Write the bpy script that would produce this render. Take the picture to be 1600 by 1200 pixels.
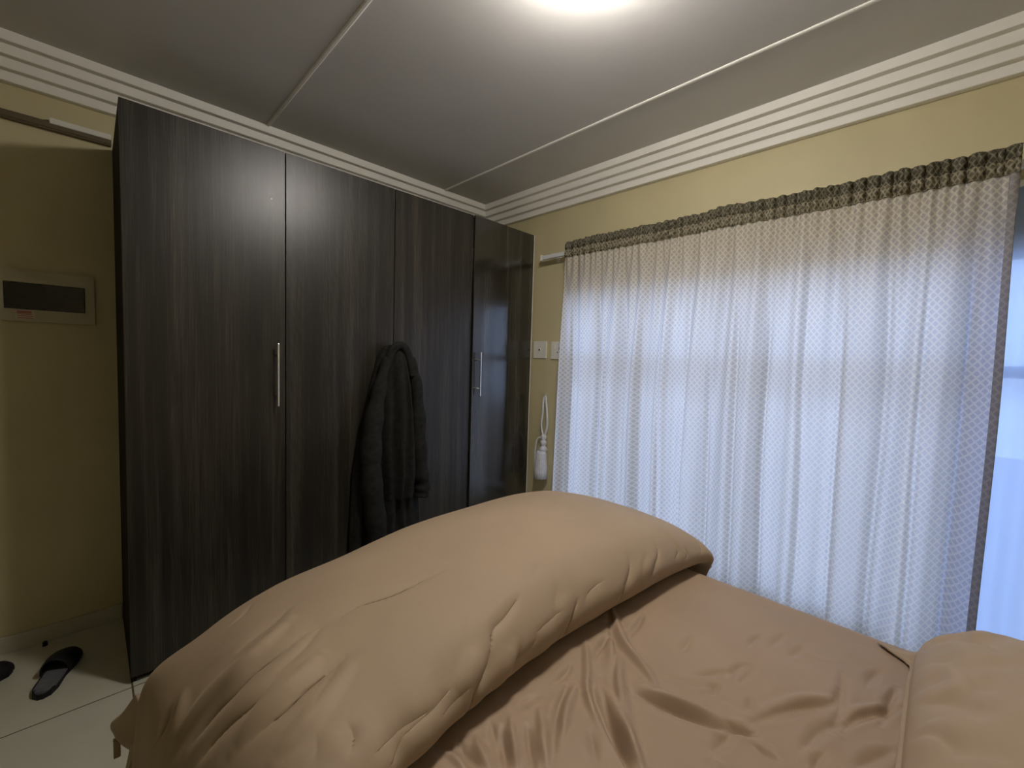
import bpy, bmesh, math, random
import numpy as np
from mathutils import Vector, Matrix

for o in list(bpy.data.objects): bpy.data.objects.remove(o)
scene = bpy.context.scene
COL = scene.collection
random.seed(4)
PI = math.pi

# ------------------------------------------------------------------ camera
# X runs along the wardrobe towards the window wall (X = 0), Y towards the back wall (Y = 0), Z up
F_PX, YAW, PITCH, ROLL = 665.9, 0.7802, -0.0576, 0.03
CAM = Vector((-2.3471, -2.7249, 1.3071))
fwd = Vector((math.sin(YAW)*math.cos(PITCH), math.cos(YAW)*math.cos(PITCH), math.sin(PITCH)))
rt = Vector((math.cos(YAW), -math.sin(YAW), 0))
upv = rt.cross(fwd)
r2 = rt*math.cos(ROLL) + upv*math.sin(ROLL)
u2 = -rt*math.sin(ROLL) + upv*math.cos(ROLL)
cd = bpy.data.cameras.new('camera')
cam = bpy.data.objects.new('camera', cd); COL.objects.link(cam)
cam.matrix_world = Matrix(((r2.x, u2.x, -fwd.x, CAM.x), (r2.y, u2.y, -fwd.y, CAM.y), (r2.z, u2.z, -fwd.z, CAM.z), (0, 0, 0, 1)))
cd.sensor_fit = 'HORIZONTAL'; cd.sensor_width = 36.0
cd.lens = F_PX/1600*36.0
cd.clip_start = 0.02
scene.camera = cam

# ------------------------------------------------------------------ sky and daylight
SKY_STRENGTH = 5.0
LAMP_STRENGTH = 118.0
EXPOSURE = 0.0
w = bpy.data.worlds.new('sky'); scene.world = w; w.use_nodes = True
bg = w.node_tree.nodes['Background']
bg.inputs['Color'].default_value = (0.55, 0.68, 1.0, 1)
bg.inputs['Strength'].default_value = SKY_STRENGTH
pl = bpy.data.lights.new('window_portal', 'AREA'); pl.shape = 'RECTANGLE'
pl.size = 2.27; pl.size_y = 1.58; pl.cycles.is_portal = True
po = bpy.data.objects.new('window_portal', pl); COL.objects.link(po)
po.location = (0.20, -2.02, 1.00); po.rotation_euler = (PI/2, 0, PI/2)
scene.view_settings.view_transform = 'Standard'
scene.view_settings.look = 'None'
scene.view_settings.gamma = 1.0
scene.view_settings.use_curve_mapping = False
scene.view_settings.exposure = EXPOSURE

# ------------------------------------------------------------------ helpers
def link(o, parent=None):
    COL.objects.link(o)
    if parent is not None:
        o.parent = parent
        o.matrix_parent_inverse = parent.matrix_world.inverted()
    return o
def tag(o, label=None, cat=None, group=None, kind=None):
    if label: o['label'] = label
    if cat: o['category'] = cat
    if group: o['group'] = group
    if kind: o['kind'] = kind
    return o
def empty(name, loc=(0, 0, 0)):
    o = bpy.data.objects.new(name, None); o.empty_display_size = 0.05
    o.location = loc; o.matrix_world = Matrix.Translation(loc)
    COL.objects.link(o); return o
def obj_bm(name, bm, mat, parent=None, smooth=False):
    me = bpy.data.meshes.new(name)
    bmesh.ops.recalc_face_normals(bm, faces=bm.faces)
    bm.to_mesh(me); bm.free()
    if smooth:
        for p in me.polygons: p.use_smooth = True
    me.materials.append(mat)
    return link(bpy.data.objects.new(name, me), parent)
def add_box(bm, lo, hi, bev=0.0, seg=2):
    x0, y0, z0 = lo; x1, y1, z1 = hi
    b2 = bmesh.new()
    vs = [b2.verts.new(c) for c in ((x0,y0,z0),(x1,y0,z0),(x1,y1,z0),(x0,y1,z0),(x0,y0,z1),(x1,y0,z1),(x1,y1,z1),(x0,y1,z1))]
    for f in ((0,3,2,1),(4,5,6,7),(0,1,5,4),(1,2,6,5),(2,3,7,6),(3,0,4,7)): b2.faces.new([vs[i] for i in f])
    if bev > 0: bmesh.ops.bevel(b2, geom=b2.edges[:], offset=bev, segments=seg, affect='EDGES', profile=0.6)
    tmp = bpy.data.meshes.new('t'); b2.to_mesh(tmp); b2.free()
    bm.from_mesh(tmp); bpy.data.meshes.remove(tmp)
    return bm
def box(name, lo, hi, mat, parent=None, bev=0.0, seg=2):
    return obj_bm(name, add_box(bmesh.new(), lo, hi, bev, seg), mat, parent)
def add_tube(bm, pts, rad, n=10, cap=True):
    pts = [Vector(p) for p in pts]; rads = rad if hasattr(rad, '__len__') else [rad]*len(pts)
    rings = []; prev = None
    for i, p in enumerate(pts):
        t = (pts[min(i+1, len(pts)-1)] - pts[max(i-1, 0)]).normalized()
        a = prev if prev is not None else (Vector((0,0,1)) if abs(t.z) < .9 else Vector((1,0,0)))
        u = (a - t*a.dot(t)).normalized(); v = t.cross(u); prev = u
        rings.append([bm.verts.new(p + (u*math.cos(2*PI*k/n) + v*math.sin(2*PI*k/n))*rads[i]) for k in range(n)])
    for i in range(len(rings)-1):
        for k in range(n):
            bm.faces.new((rings[i][k], rings[i][(k+1) % n], rings[i+1][(k+1) % n], rings[i+1][k]))
    if cap: bm.faces.new(rings[0][::-1]); bm.faces.new(rings[-1])
    return bm
def tube(name, pts, rad, mat, parent=None, n=10):
    return obj_bm(name, add_tube(bmesh.new(), pts, rad, n), mat, parent, True)
def lathe(name, prof, mat, parent, centre, n=32, axis='Z', ribs=0, ribamp=0.0):
    bm = bmesh.new(); rings = []
    for (r, h) in prof:
        ring = []
        for k in range(n):
            a = 2*PI*k/n; rr = r*(1 + ribamp*math.cos(ribs*a)) if ribs else r
            c, s = rr*math.cos(a), rr*math.sin(a)
            p = (c, s, h) if axis == 'Z' else (h, c, s)
            ring.append(bm.verts.new(Vector(p) + Vector(centre)))
        rings.append(ring)
    for i in range(len(rings)-1):
        for k in range(n): bm.faces.new((rings[i][k], rings[i][(k+1) % n], rings[i+1][(k+1) % n], rings[i+1][k]))
    bm.faces.new(rings[0][::-1]); bm.faces.new(rings[-1])
    return obj_bm(name, bm, mat, parent, True)
def smoothpath(ctrl, n=8, closed=False):
    P = [np.array(c, float) for c in ctrl]; out = []
    m = len(P)
    for i in range(m if closed else m-1):
        p0 = P[i-1] if (closed or i > 0) else 2*P[0]-P[1]
        p1 = P[i]; p2_ = P[(i+1) % m]; p3 = P[(i+2) % m] if (closed or i+2 < m) else 2*P[-1]-P[-2]
        for k in range(n):
            t = k/n
            out.append(.5*((2*p1)+(-p0+p2_)*t+(2*p0-5*p1+4*p2_-p3)*t*t+(-p0+3*p1-3*p2_+p3)*t**3))
    if not closed: out.append(P[-1])
    return [tuple(q) for q in out]
def catmull(N, n, axis=0):
    """resample an array of control points along one axis, n steps per span"""
    N = np.moveaxis(np.asarray(N, float), axis, 0); m = len(N); out = []
    for i in range(m-1):
        p0 = N[i-1] if i > 0 else 2*N[0]-N[1]
        p1, p2_ = N[i], N[i+1]
        p3 = N[i+2] if i+2 < m else 2*N[-1]-N[-2]
        for k in range(n):
            t = k/n
            out.append(.5*((2*p1)+(-p0+p2_)*t+(2*p0-5*p1+4*p2_-p3)*t*t+(-p0+3*p1-3*p2_+p3)*t**3))
    out.append(N[-1])
    return np.moveaxis(np.array(out), 0, axis)
def grid_obj(name, P, mat, parent=None, uv=None, closed_u=False):
    """P: (n, m, 3) array of points -> one smooth quad mesh"""
    n, m = P.shape[:2]
    idx = np.arange(n*m).reshape(n, m)
    if closed_u: idx = np.concatenate([idx, idx[:1]], 0)
    F = np.stack([idx[:-1, :-1], idx[1:, :-1], idx[1:, 1:], idx[:-1, 1:]], -1).reshape(-1, 4)
    me = bpy.data.meshes.new(name)
    me.from_pydata(P.reshape(-1, 3).tolist(), [], F.tolist())
    me.polygons.foreach_set('use_smooth', [True]*len(me.polygons))
    if uv is not None:
        l = me.uv_layers.new(name='UVMap')
        li = np.zeros(len(me.loops), dtype=np.int32); me.loops.foreach_get('vertex_index', li)
        l.data.foreach_set('uv', uv.reshape(-1, 2)[li].astype(np.float32).ravel())
    me.materials.append(mat); me.update()
    return link(bpy.data.objects.new(name, me), parent)
def vnoise(x, y, seed=0):
    """smooth value noise, -1..1"""
    rs = np.random.RandomState(seed); T = rs.rand(256, 256)*2-1
    xi = np.floor(x).astype(int); yi = np.floor(y).astype(int); fx = x-xi; fy = y-yi
    fx = fx*fx*fx*(fx*(fx*6-15)+10); fy = fy*fy*fy*(fy*(fy*6-15)+10)
    g = lambda a, b: T[a % 256, b % 256]
    return (g(xi, yi)*(1-fx)+g(xi+1, yi)*fx)*(1-fy)+(g(xi, yi+1)*(1-fx)+g(xi+1, yi+1)*fx)*fy
def sstep(a, b, x):
    t = np.clip((x-a)/(b-a), 0, 1); return t*t*(3-2*t)
def crease_field(P, lines, ring=.30, soft=.02):
    """sum of ridges (+) and valleys (-) along 3D polylines; lines: (amplitude, width, points)"""
    Q = P.reshape(-1, 3); H = np.zeros(len(Q))
    for amp, wd, pts in lines:
        pts = np.array(smoothpath(pts, 4) if len(pts) > 2 else pts, float)
        L = np.r_[0, np.cumsum(np.linalg.norm(np.diff(pts, axis=0), axis=1))]
        near = np.where(np.all((Q > pts.min(0)-4*wd) & (Q < pts.max(0)+4*wd), axis=1))[0]
        if not len(near): continue
        Qa = Q; Q = Q[near]; best = np.full(len(Q), 1e9); tt = np.zeros(len(Q))
        for i in range(len(pts)-1):
            a, b = pts[i], pts[i+1]; ab = b-a; l2 = ab@ab+1e-12
            t = np.clip(((Q-a)@ab)/l2, 0, 1)
            d = np.linalg.norm(Q-(a+t[:, None]*ab), axis=1)
            s = d < best; best[s] = d[s]; tt[s] = (L[i]+t[s]*(L[i+1]-L[i]))/L[-1]
        taper = np.sin(PI*np.clip(tt, 0.03, .97))**.7
        e = best/(wd*(.45+.55*taper))
        core = np.exp(-e**2) if amp > 0 else np.exp(-1.5*np.sqrt(e*e+soft)+1.5*soft**.5)
        H[near] += amp*taper*(core - ring*np.exp(-((e-1.9)/.9)**2))
        Q = Qa
    return H.reshape(P.shape[:2])
def grid_normals(P):
    a = np.gradient(P, axis=0); b = np.gradient(P, axis=1)
    n = np.cross(a, b); return n/(np.linalg.norm(n, axis=-1, keepdims=True)+1e-9)

# ------------------------------------------------------------------ materials
MATS = {}
def new_mat(name, base=(.5, .5, .5), rough=.5, metal=0.0, spec=.5):
    m = bpy.data.materials.new(name); m.use_nodes = True
    b = m.node_tree.nodes['Principled BSDF']
    b.inputs['Base Color'].default_value = (*base, 1); b.inputs['Roughness'].default_value = rough
    b.inputs['Metallic'].default_value = metal; b.inputs['Specular IOR Level'].default_value = spec
    MATS[name] = m; return m, m.node_tree, b
def N(nt, t, **kw):
    n = nt.nodes.new(t)
    for k, v in kw.items():
        if k in n.inputs: n.inputs[k].default_value = v
        else: setattr(n, k, v)
    return n
def mottled(name, base, vary=.06, scale=6.0, rough=.6, bump=.1, bscale=120.0, spec=.3, sheen=0.0, tint=None, metal=0.0):
    m, nt, b = new_mat(name, base, rough, metal, spec)
    tc = N(nt, 'ShaderNodeTexCoord'); L = nt.links.new
    nz = N(nt, 'ShaderNodeTexNoise', Scale=scale, Detail=5.0); L(tc.outputs['Object'], nz.inputs['Vector'])
    rp = N(nt, 'ShaderNodeValToRGB')
    d = [max(0, c*(1-vary)) for c in base]; l = [min(1, c*(1+vary)) for c in (tint or base)]
    rp.color_ramp.elements[0].color = (*d, 1); rp.color_ramp.elements[1].color = (*l, 1)
    rp.color_ramp.elements[0].position = .3; rp.color_ramp.elements[1].position = .7
    L(nz.outputs['Fac'], rp.inputs['Fac']); L(rp.outputs['Color'], b.inputs['Base Color'])
    if bump:
        n2 = N(nt, 'ShaderNodeTexNoise', Scale=bscale, Detail=3.0); L(tc.outputs['Object'], n2.inputs['Vector'])
        bp = N(nt, 'ShaderNodeBump', Strength=bump, Distance=.004); L(n2.outputs['Fac'], bp.inputs['Height']); L(bp.outputs['Normal'], b.inputs['Normal'])
    if sheen:
        b.inputs['Sheen Weight'].default_value = sheen; b.inputs['Sheen Roughness'].default_value = .4
        b.inputs['Sheen Tint'].default_value = (*[min(1, c*1.6) for c in base], 1)
    return m
M_WALL = mottled('cream_wall_paint', (.595, .528, .32), .05, 3.0, .55, .12, 60)
M_CEIL = mottled('ceiling_paint', (.67, .655, .63), .03, 2.5, .45, .10, 40)
M_CORN = mottled('cornice_white', (.88, .86, .80), .02, 5, .5, .03, 80)
M_TILE = mottled('floor_tile', (.53, .51, .41), .05, 5, .32, .02, 40)
M_GROUT = mottled('grout', (.10, .075, .045), .1, 30, .9, .1)
M_WHITE = mottled('white_plastic', (.78, .77, .70), .02, 8, .35, 0)
M_WHITEGLOSS = mottled('white_frame_paint', (.75, .76, .78), .02, 8, .35, 0)
M_EDGE = mottled('white_edging', (.75, .74, .70), .03, 8, .5, 0)
M_BEIGE = mottled('beige_plastic', (.52, .47, .33), .03, 8, .4, 0)
M_SMOKE = mottled('smoked_plastic', (.015, .012, .012), .3, 20, .15, 0, spec=.5)
M_BREAKER = mottled('breaker_black', (.035, .03, .03), .3, 20, .4, 0)
M_STICK = mottled('sticker_paper', (.62, .55, .48), .04, 20, .6, 0)
M_STICKRED = mottled('sticker_print', (.42, .16, .13), .1, 50, .6, 0)
M_STEEL = mottled('brushed_steel', (.72, .70, .66), .03, 30, .28, 0, metal=1.0)
M_TRUNK = mottled('painted_trunking', (.13, .10, .055), .06, 10, .5, 0)
M_FABRIC = mottled('taupe_microfibre', (.37, .275, .185), .05, 4, .62, .10, 900, spec=.25, sheen=.25)
M_SHEET = mottled('taupe_satin_sheet', (.345, .245, .165), .05, 4, .50, .08, 900, spec=.30, sheen=.22)
M_PIPE = mottled('pale_piping', (.48, .40, .33), .05, 10, .6, 0)
M_MATTRESS = mottled('mattress_cover', (.55, .50, .45), .05, 20, .8, .1)
M_BEDBASE = mottled('bed_base_fabric', (.05, .04, .035), .1, 30, .8, .15)
M_ROBE = mottled('black_fleece', (.020, .020, .018), .3, 40, .9, .35, 500, spec=.1, sheen=.12)
M_RUBBER = mottled('black_rubber', (.010, .009, .011), .2, 30, .6, .1)
M_INSOLE = mottled('grey_ribbed_insole', (.085, .085, .09), .15, 40, .75, .1)
M_RIB = mottled('pale_insole_rib', (.20, .20, .21), .1, 40, .75, 0)
M_CORD = mottled('silver_cord', (.78, .78, .82), .08, 90, .45, .4, 400, sheen=.3)
M_TASSEL = mottled('silver_tassel', (.72, .73, .80), .12, 60, .4, .3, 500, sheen=.3)
M_PAVE = mottled('outdoor_paving', (.42, .33, .25), .1, 3, .9, .1)
M_SIDE = mottled('dark_board_side', (.020, .016, .011), .2, 12, .75, .05, 200, spec=.12)
M_DARKHOLE = mottled('dark_recess', (.02, .02, .02), .1, 8, .7, 0)

def wood(name='dark_oak_laminate', r0=.27, r1=.44, coat=0.0):
    m, nt, b = new_mat(name, (.04, .035, .03), .38, 0, .45)
    L = nt.links.new; b.inputs['Coat Weight'].default_value = coat; b.inputs['Coat Roughness'].default_value = .17
    tc = N(nt, 'ShaderNodeTexCoord'); oi = N(nt, 'ShaderNodeObjectInfo')
    ofs = N(nt, 'ShaderNodeVectorMath', operation='SCALE'); cmb = N(nt, 'ShaderNodeCombineXYZ', X=3.1, Y=0.0, Z=7.7)
    L(cmb.outputs[0], ofs.inputs[0]); L(oi.outputs['Random'], ofs.inputs['Scale'])
    add = N(nt, 'ShaderNodeVectorMath', operation='ADD'); L(tc.outputs['Object'], add.inputs[0]); L(ofs.outputs[0], add.inputs[1])
    def nz(sx, sz, detail=6.0, rough=.6, dist=0.0):
        mp = N(nt, 'ShaderNodeMapping'); mp.inputs['Scale'].default_value = (sx, sx, sz); L(add.outputs[0], mp.inputs['Vector'])
        n = N(nt, 'ShaderNodeTexNoise', Scale=1.0, Detail=detail, Roughness=rough, Distortion=dist); L(mp.outputs[0], n.inputs['Vector'])
        return n.outputs['Fac']
    broad = nz(17, .30, 3.0, .5); mid = nz(45, 1.3, 5, .6, .6); fine = nz(260, 5.0, 4, .65); pores = nz(420, 14, 3, .7)
    # cathedral figure
    mp = N(nt, 'ShaderNodeMapping'); mp.inputs['Scale'].default_value = (7.0, 7.0, .9); L(add.outputs[0], mp.inputs['Vector'])
    wv = N(nt, 'ShaderNodeTexWave', wave_type='RINGS', rings_direction='Y'); wv.inputs['Scale'].default_value = 4.5
    wv.inputs['Distortion'].default_value = 7.0; wv.inputs['Detail'].default_value = 3.0; wv.inputs['Detail Scale'].default_value = 1.2
    L(mp.outputs[0], wv.inputs['Vector'])
    def mth(op, a, c):
        n = N(nt, 'ShaderNodeMath', operation=op)
        for i, v in enumerate((a, c)):
            if isinstance(v, (int, float)): n.inputs[i].default_value = v
            else: L(v, n.inputs[i])
        return n.outputs[0]
    s = mth('ADD', mth('MULTIPLY', broad, .40), mth('MULTIPLY', mid, .28))
    s = mth('ADD', s, mth('MULTIPLY', fine, .32)); s = mth('ADD', s, mth('MULTIPLY', wv.outputs['Fac'], .025))
    rp = N(nt, 'ShaderNodeValToRGB'); e = rp.color_ramp.elements
    e[0].position = .34; e[0].color = (.009, .0080, .0065, 1); e[1].position = .74; e[1].color = (.105, .090, .068, 1)
    k = e.new(.50); k.color = (.0185, .0160, .0125, 1); k = e.new(.60); k.color = (.043, .037, .028, 1)
    L(s, rp.inputs['Fac']); L(rp.outputs['Color'], b.inputs['Base Color'])
    rr = N(nt, 'ShaderNodeMapRange'); rr.inputs['To Min'].default_value = r0; rr.inputs['To Max'].default_value = r1
    L(fine, rr.inputs['Value']); L(rr.outputs[0], b.inputs['Roughness'])
    h = mth('ADD', mth('MULTIPLY', fine, .6), mth('MULTIPLY', pores, .4))
    bp = N(nt, 'ShaderNodeBump', Strength=.22, Distance=.0015); L(h, bp.inputs['Height']); L(bp.outputs['Normal'], b.inputs['Normal'])
    return m
M_WOOD = wood(); M_WOODGLOSS = wood('dark_oak_laminate_polished', .12, .22, .85)

def glass_mat():
    m, nt, b = new_mat('window_glass'); L = nt.links.new
    nt.nodes.remove(b); out = nt.nodes['Material Output']
    tr = N(nt, 'ShaderNodeBsdfTransparent'); tr.inputs['Color'].default_value = (.93, .96, .97, 1)
    gl = N(nt, 'ShaderNodeBsdfGlossy', Roughness=.02); fr = N(nt, 'ShaderNodeFresnel', IOR=1.45)
    mx = N(nt, 'ShaderNodeMixShader'); L(fr.outputs[0], mx.inputs[0]); L(tr.outputs[0], mx.inputs[1]); L(gl.outputs[0], mx.inputs[2])
    L(mx.outputs[0], out.inputs['Surface']); return m
M_GLASS = glass_mat()

def curtain_mat(name, line, dia, trans_line, trans_dia, tfac, period_u=.030, period_v=.030, width=.17, rough=.5):
    """woven lozenge cloth: pale lattice lines on a satin ground; lets daylight through"""
    m, nt, b = new_mat(name); L = nt.links.new; nt.nodes.remove(b); out = nt.nodes['Material Output']
    uv = N(nt, 'ShaderNodeUVMap'); sep = N(nt, 'ShaderNodeSeparateXYZ'); L(uv.outputs[0], sep.inputs[0])
    def mth(op, a, c=0.0):
        n = N(nt, 'ShaderNodeMath', operation=op)
        for i, v in enumerate((a, c)):
            if isinstance(v, (int, float)): n.inputs[i].default_value = v
            else: L(v, n.inputs[i])
        return n.outputs[0]
    u = mth('DIVIDE', sep.outputs['X'], period_u); v = mth('DIVIDE', sep.outputs['Y'], period_v)
    def tri(x): return mth('MULTIPLY', mth('ABSOLUTE', mth('SUBTRACT', mth('FRACT', x), .5)), 2.0)   # 1 on the lines
    d = mth('MAXIMUM', tri(mth('ADD', u, v)), tri(mth('SUBTRACT', u, v)))
    mr = N(nt, 'ShaderNodeMapRange', interpolation_type='SMOOTHSTEP'); mr.inputs['From Min'].default_value = 1-2*width-.08; mr.inputs['From Max'].default_value = 1-2*width+.12
    L(d, mr.inputs['Value']); fac = mr.outputs[0]
    def mixc(a, c):
        n = N(nt, 'ShaderNodeMix', data_type='RGBA'); n.inputs['A'].default_value = (*a, 1); n.inputs['B'].default_value = (*c, 1)
        n.inputs[6].default_value = (*a, 1); n.inputs[7].default_value = (*c, 1)
        L(fac, n.inputs[0]); return n.outputs[2]
    df = N(nt, 'ShaderNodeBsdfDiffuse'); L(mixc(dia, line), df.inputs['Color'])
    tl = N(nt, 'ShaderNodeBsdfTranslucent'); L(mixc(trans_dia, trans_line), tl.inputs['Color'])
    mx = N(nt, 'ShaderNodeMixShader', ); mx.inputs[0].default_value = tfac
    L(df.outputs[0], mx.inputs[1]); L(tl.outputs[0], mx.inputs[2])
    gl = N(nt, 'ShaderNodeBsdfGlossy', Roughness=rough); gl.inputs['Color'].default_value = (.8, .8, .8, 1)
    m2 = N(nt, 'ShaderNodeMixShader'); m2.inputs[0].default_value = .03; L(mx.outputs[0], m2.inputs[1]); L(gl.outputs[0], m2.inputs[2])
    bp = N(nt, 'ShaderNodeBump', Strength=.25, Distance=.001); L(fac, bp.inputs['Height'])
    L(bp.outputs['Normal'], df.inputs['Normal']); L(bp.outputs['Normal'], gl.inputs['Normal'])
    L(m2.outputs[0], out.inputs['Surface']); return m
M_CURT = curtain_mat('lozenge_curtain_cloth', (.90, .82, .67), (.46, .405, .335), (.84, .84, .86), (.84, .84, .87), .52, .0225, .030, .16)
M_CURTHEAD = curtain_mat('gathered_heading_cloth', (.21, .19, .125), (.070, .063, .043), (.2, .2, .2), (.15, .15, .15), .12, .0135, .026, .13)
M_CURTTAPE = curtain_mat('gathered_tape_cloth', (.38, .335, .225), (.125, .11, .075), (.3, .3, .3), (.25, .25, .25), .25, .0135, .026, .17)
M_CURTHEM = curtain_mat('double_hem_cloth', (.50, .47, .44), (.32, .30, .29), (.55, .55, .60), (.50, .50, .55), .5, .0225, .030, .16)
def sheer():
    m, nt, b = new_mat('sheer_net'); L = nt.links.new; nt.nodes.remove(b); out = nt.nodes['Material Output']
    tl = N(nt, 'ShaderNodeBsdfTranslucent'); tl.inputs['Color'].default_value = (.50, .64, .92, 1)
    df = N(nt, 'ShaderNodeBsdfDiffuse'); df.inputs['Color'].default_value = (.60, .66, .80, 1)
    tr = N(nt, 'ShaderNodeBsdfTransparent')
    a = N(nt, 'ShaderNodeMixShader'); a.inputs[0].default_value = .65; L(df.outputs[0], a.inputs[1]); L(tl.outputs[0], a.inputs[2])
    c = N(nt, 'ShaderNodeMixShader'); c.inputs[0].default_value = .06; L(a.outputs[0], c.inputs[1]); L(tr.outputs[0], c.inputs[2])
    L(c.outputs[0], out.inputs['Surface']); return m
M_SHEER = sheer()
def lampglass():
    m, nt, b = new_mat('lit_opal_glass', (.9, .9, .9), .3)
    b.inputs['Emission Color'].default_value = (1.0, .94, .87, 1); b.inputs['Emission Strength'].default_value = LAMP_STRENGTH
    return m
M_LAMP = lampglass()

# ------------------------------------------------------------------ the room
H = 2.5; XL = -3.70; YB = -3.50; TH = 0.22
WY0, WY1, WZ0, WZ1 = -3.15, -0.868, 0.22, 1.78       # window opening in the right-hand wall
fl = box('floor', (XL-.15, YB-.15, -.12), (TH, .15, -.0012), M_GROUT); tag(fl, kind='structure')
TS = .60; gx0, gy0 = -2.2565, -.599
tile_cache = {}
ix0 = math.floor((XL-gx0)/TS); ix1 = math.ceil((0-gx0)/TS); iy0 = math.floor((YB-gy0)/TS); iy1 = math.ceil((0-gy0)/TS)
g = .0030
for i in range(ix0, ix1):
    for j in range(iy0, iy1):
        x0 = max(gx0+i*TS+g, XL); x1 = min(gx0+(i+1)*TS-g, 0); y0 = max(gy0+j*TS+g, YB); y1 = min(gy0+(j+1)*TS-g, 0)
        if x1-x0 < .02 or y1-y0 < .02: continue
        key = (round(x1-x0, 4), round(y1-y0, 4))
        if key not in tile_cache:
            t = box('tile', (0, 0, -.010), (x1-x0, y1-y0, 0), M_TILE, None, .0006, 1); tile_cache[key] = t.data
        else:
            t = link(bpy.data.objects.new('tile', tile_cache[key]))
        t.location = (x0, y0, 0); t.parent = fl
wb = box('wall_back', (XL-.15, 0, -.1), (TH, .15, H+.15), M_WALL); tag(wb, kind='structure')
bm = bmesh.new()
add_box(bm, (XL-.15, YB, -.1), (XL, -2.55, H+.15)); add_box(bm, (XL-.15, -.12, -.1), (XL, 0, H+.15)); add_box(bm, (XL-.15, -2.55, 2.30), (XL, -.12, H+.15))  # out of view; wide opening added here so less light bounces back
box_l = obj_bm('wall_left', bm, M_WALL)
bm = bmesh.new()
add_box(bm, (XL-1.35, -2.70, -.1), (XL-1.25, 0, 2.45)); add_box(bm, (XL-1.25, -2.70, -.1), (XL-.15, -2.60, 2.45)); add_box(bm, (XL-1.25, -.08, -.1), (XL-.15, 0, 2.45))  # unseen unlit passage, added behind the opening to swallow bounce light
add_box(bm, (XL-1.35, -2.70, 2.40), (XL-.15, 0, 2.50)); add_box(bm, (XL-1.25, -2.60, -.12), (XL-.15, -.08, -.002))
tag(obj_bm('wall_added_passage', bm, M_WALL), kind='structure'); tag(box_l, kind='structure')
box_n = box('wall_near', (XL-.15, YB-.15, -.1), (TH, YB, H+.15), M_WALL); tag(box_n, kind='structure')
bm = bmesh.new()
add_box(bm, (0, WY1, -.1), (TH, 0, H+.15)); add_box(bm, (0, YB, -.1), (TH, WY0, H+.15))
add_box(bm, (0, WY0, -.1), (TH, WY1, WZ0)); add_box(bm, (0, WY0, WZ1), (TH, WY1, H+.15))
ww = obj_bm('wall_window', bm, M_WALL); tag(ww, kind='structure')
ce = box('ceiling', (XL-.15, YB-.15, H+.006), (TH, .15, H+.15), M_CEIL); tag(ce, kind='structure')
BX = [XL, -2.796, -1.6588, -.5213, 0]
for a, c in zip(BX[:-1], BX[1:]):
    box('ceiling_board', (a+.002, YB, H), (c-.002, 0, H+.008), M_CEIL, ce)
for x in BX[1:-1]:
    bm = bmesh.new()
    prof = [(-.0095, 0), (-.0088, -.0030), (-.004, -.0055), (.004, -.0055), (.0088, -.0030), (.0095, 0)]
    A = [bm.verts.new((x+p[0], YB, H+p[1])) for p in prof]; B = [bm.verts.new((x+p[0], 0, H+p[1])) for p in prof]
    for i in range(len(prof)-1): bm.faces.new((A[i], A[i+1], B[i+1], B[i]))
    bm.faces.new(A); bm.faces.new(B[::-1]); bm.faces.new((A[0], B[0], B[-1], A[-1]))
    obj_bm('ceiling_batten', bm, M_CORN, ce)
# stepped cornice: four risers and four ledges; profile (distance from wall, height)
CW = .1450
st = CW/4; prof = []
d, z = CW, H
prof.append((d, z))
for k in range(4):
    z -= st; d -= .008; prof.append((d+.002, z+.002)); prof.append((d, z))
    d -= st-.008; prof.append((d, z))
prof[-1] = (0, H-CW); prof.append((0, H))
def cornice(name, f0, f1):
    """f0, f1 map (distance, height) to the two mitred ends"""
    bm = bmesh.new()
    A = [bm.verts.new(f0(*p)) for p in prof]; B = [bm.verts.new(f1(*p)) for p in prof]
    n = len(prof)
    for i in range(n): bm.faces.new((A[i], A[(i+1) % n], B[(i+1) % n], B[i]))
    bm.faces.new(A); bm.faces.new(B[::-1])
    o = obj_bm(name, bm, M_CORN); tag(o, kind='structure'); return o
cornice('trim_1', lambda d, z: (XL+d, -d, z), lambda d, z: (-d, -d, z))
cornice('trim_2', lambda d, z: (-d, -d, z), lambda d, z: (-d, YB+d, z))
cornice('trim_3', lambda d, z: (XL+d, YB+d, z), lambda d, z: (-d, YB+d, z))
cornice('trim_4', lambda d, z: (XL+d, -d, z), lambda d, z: (XL+d, YB+d, z))
tag(box('baseboard_back', (XL, -.010, 0), (-2.262, 0, .07), M_TILE, None, .002, 1), kind='structure')
tag(box('baseboard_left', (XL, YB, 0), (XL+.010, -2.55, .07), M_TILE, None, .002, 1), kind='structure')
tag(box('baseboard_window', (-.010, YB, 0), (0, -.60, .07), M_TILE, None, .002, 1), kind='structure')
gr = box('ground_outside', (TH+.01, -9, -.5), (9, 6, -.15), M_PAVE); tag(gr, kind='structure')

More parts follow.
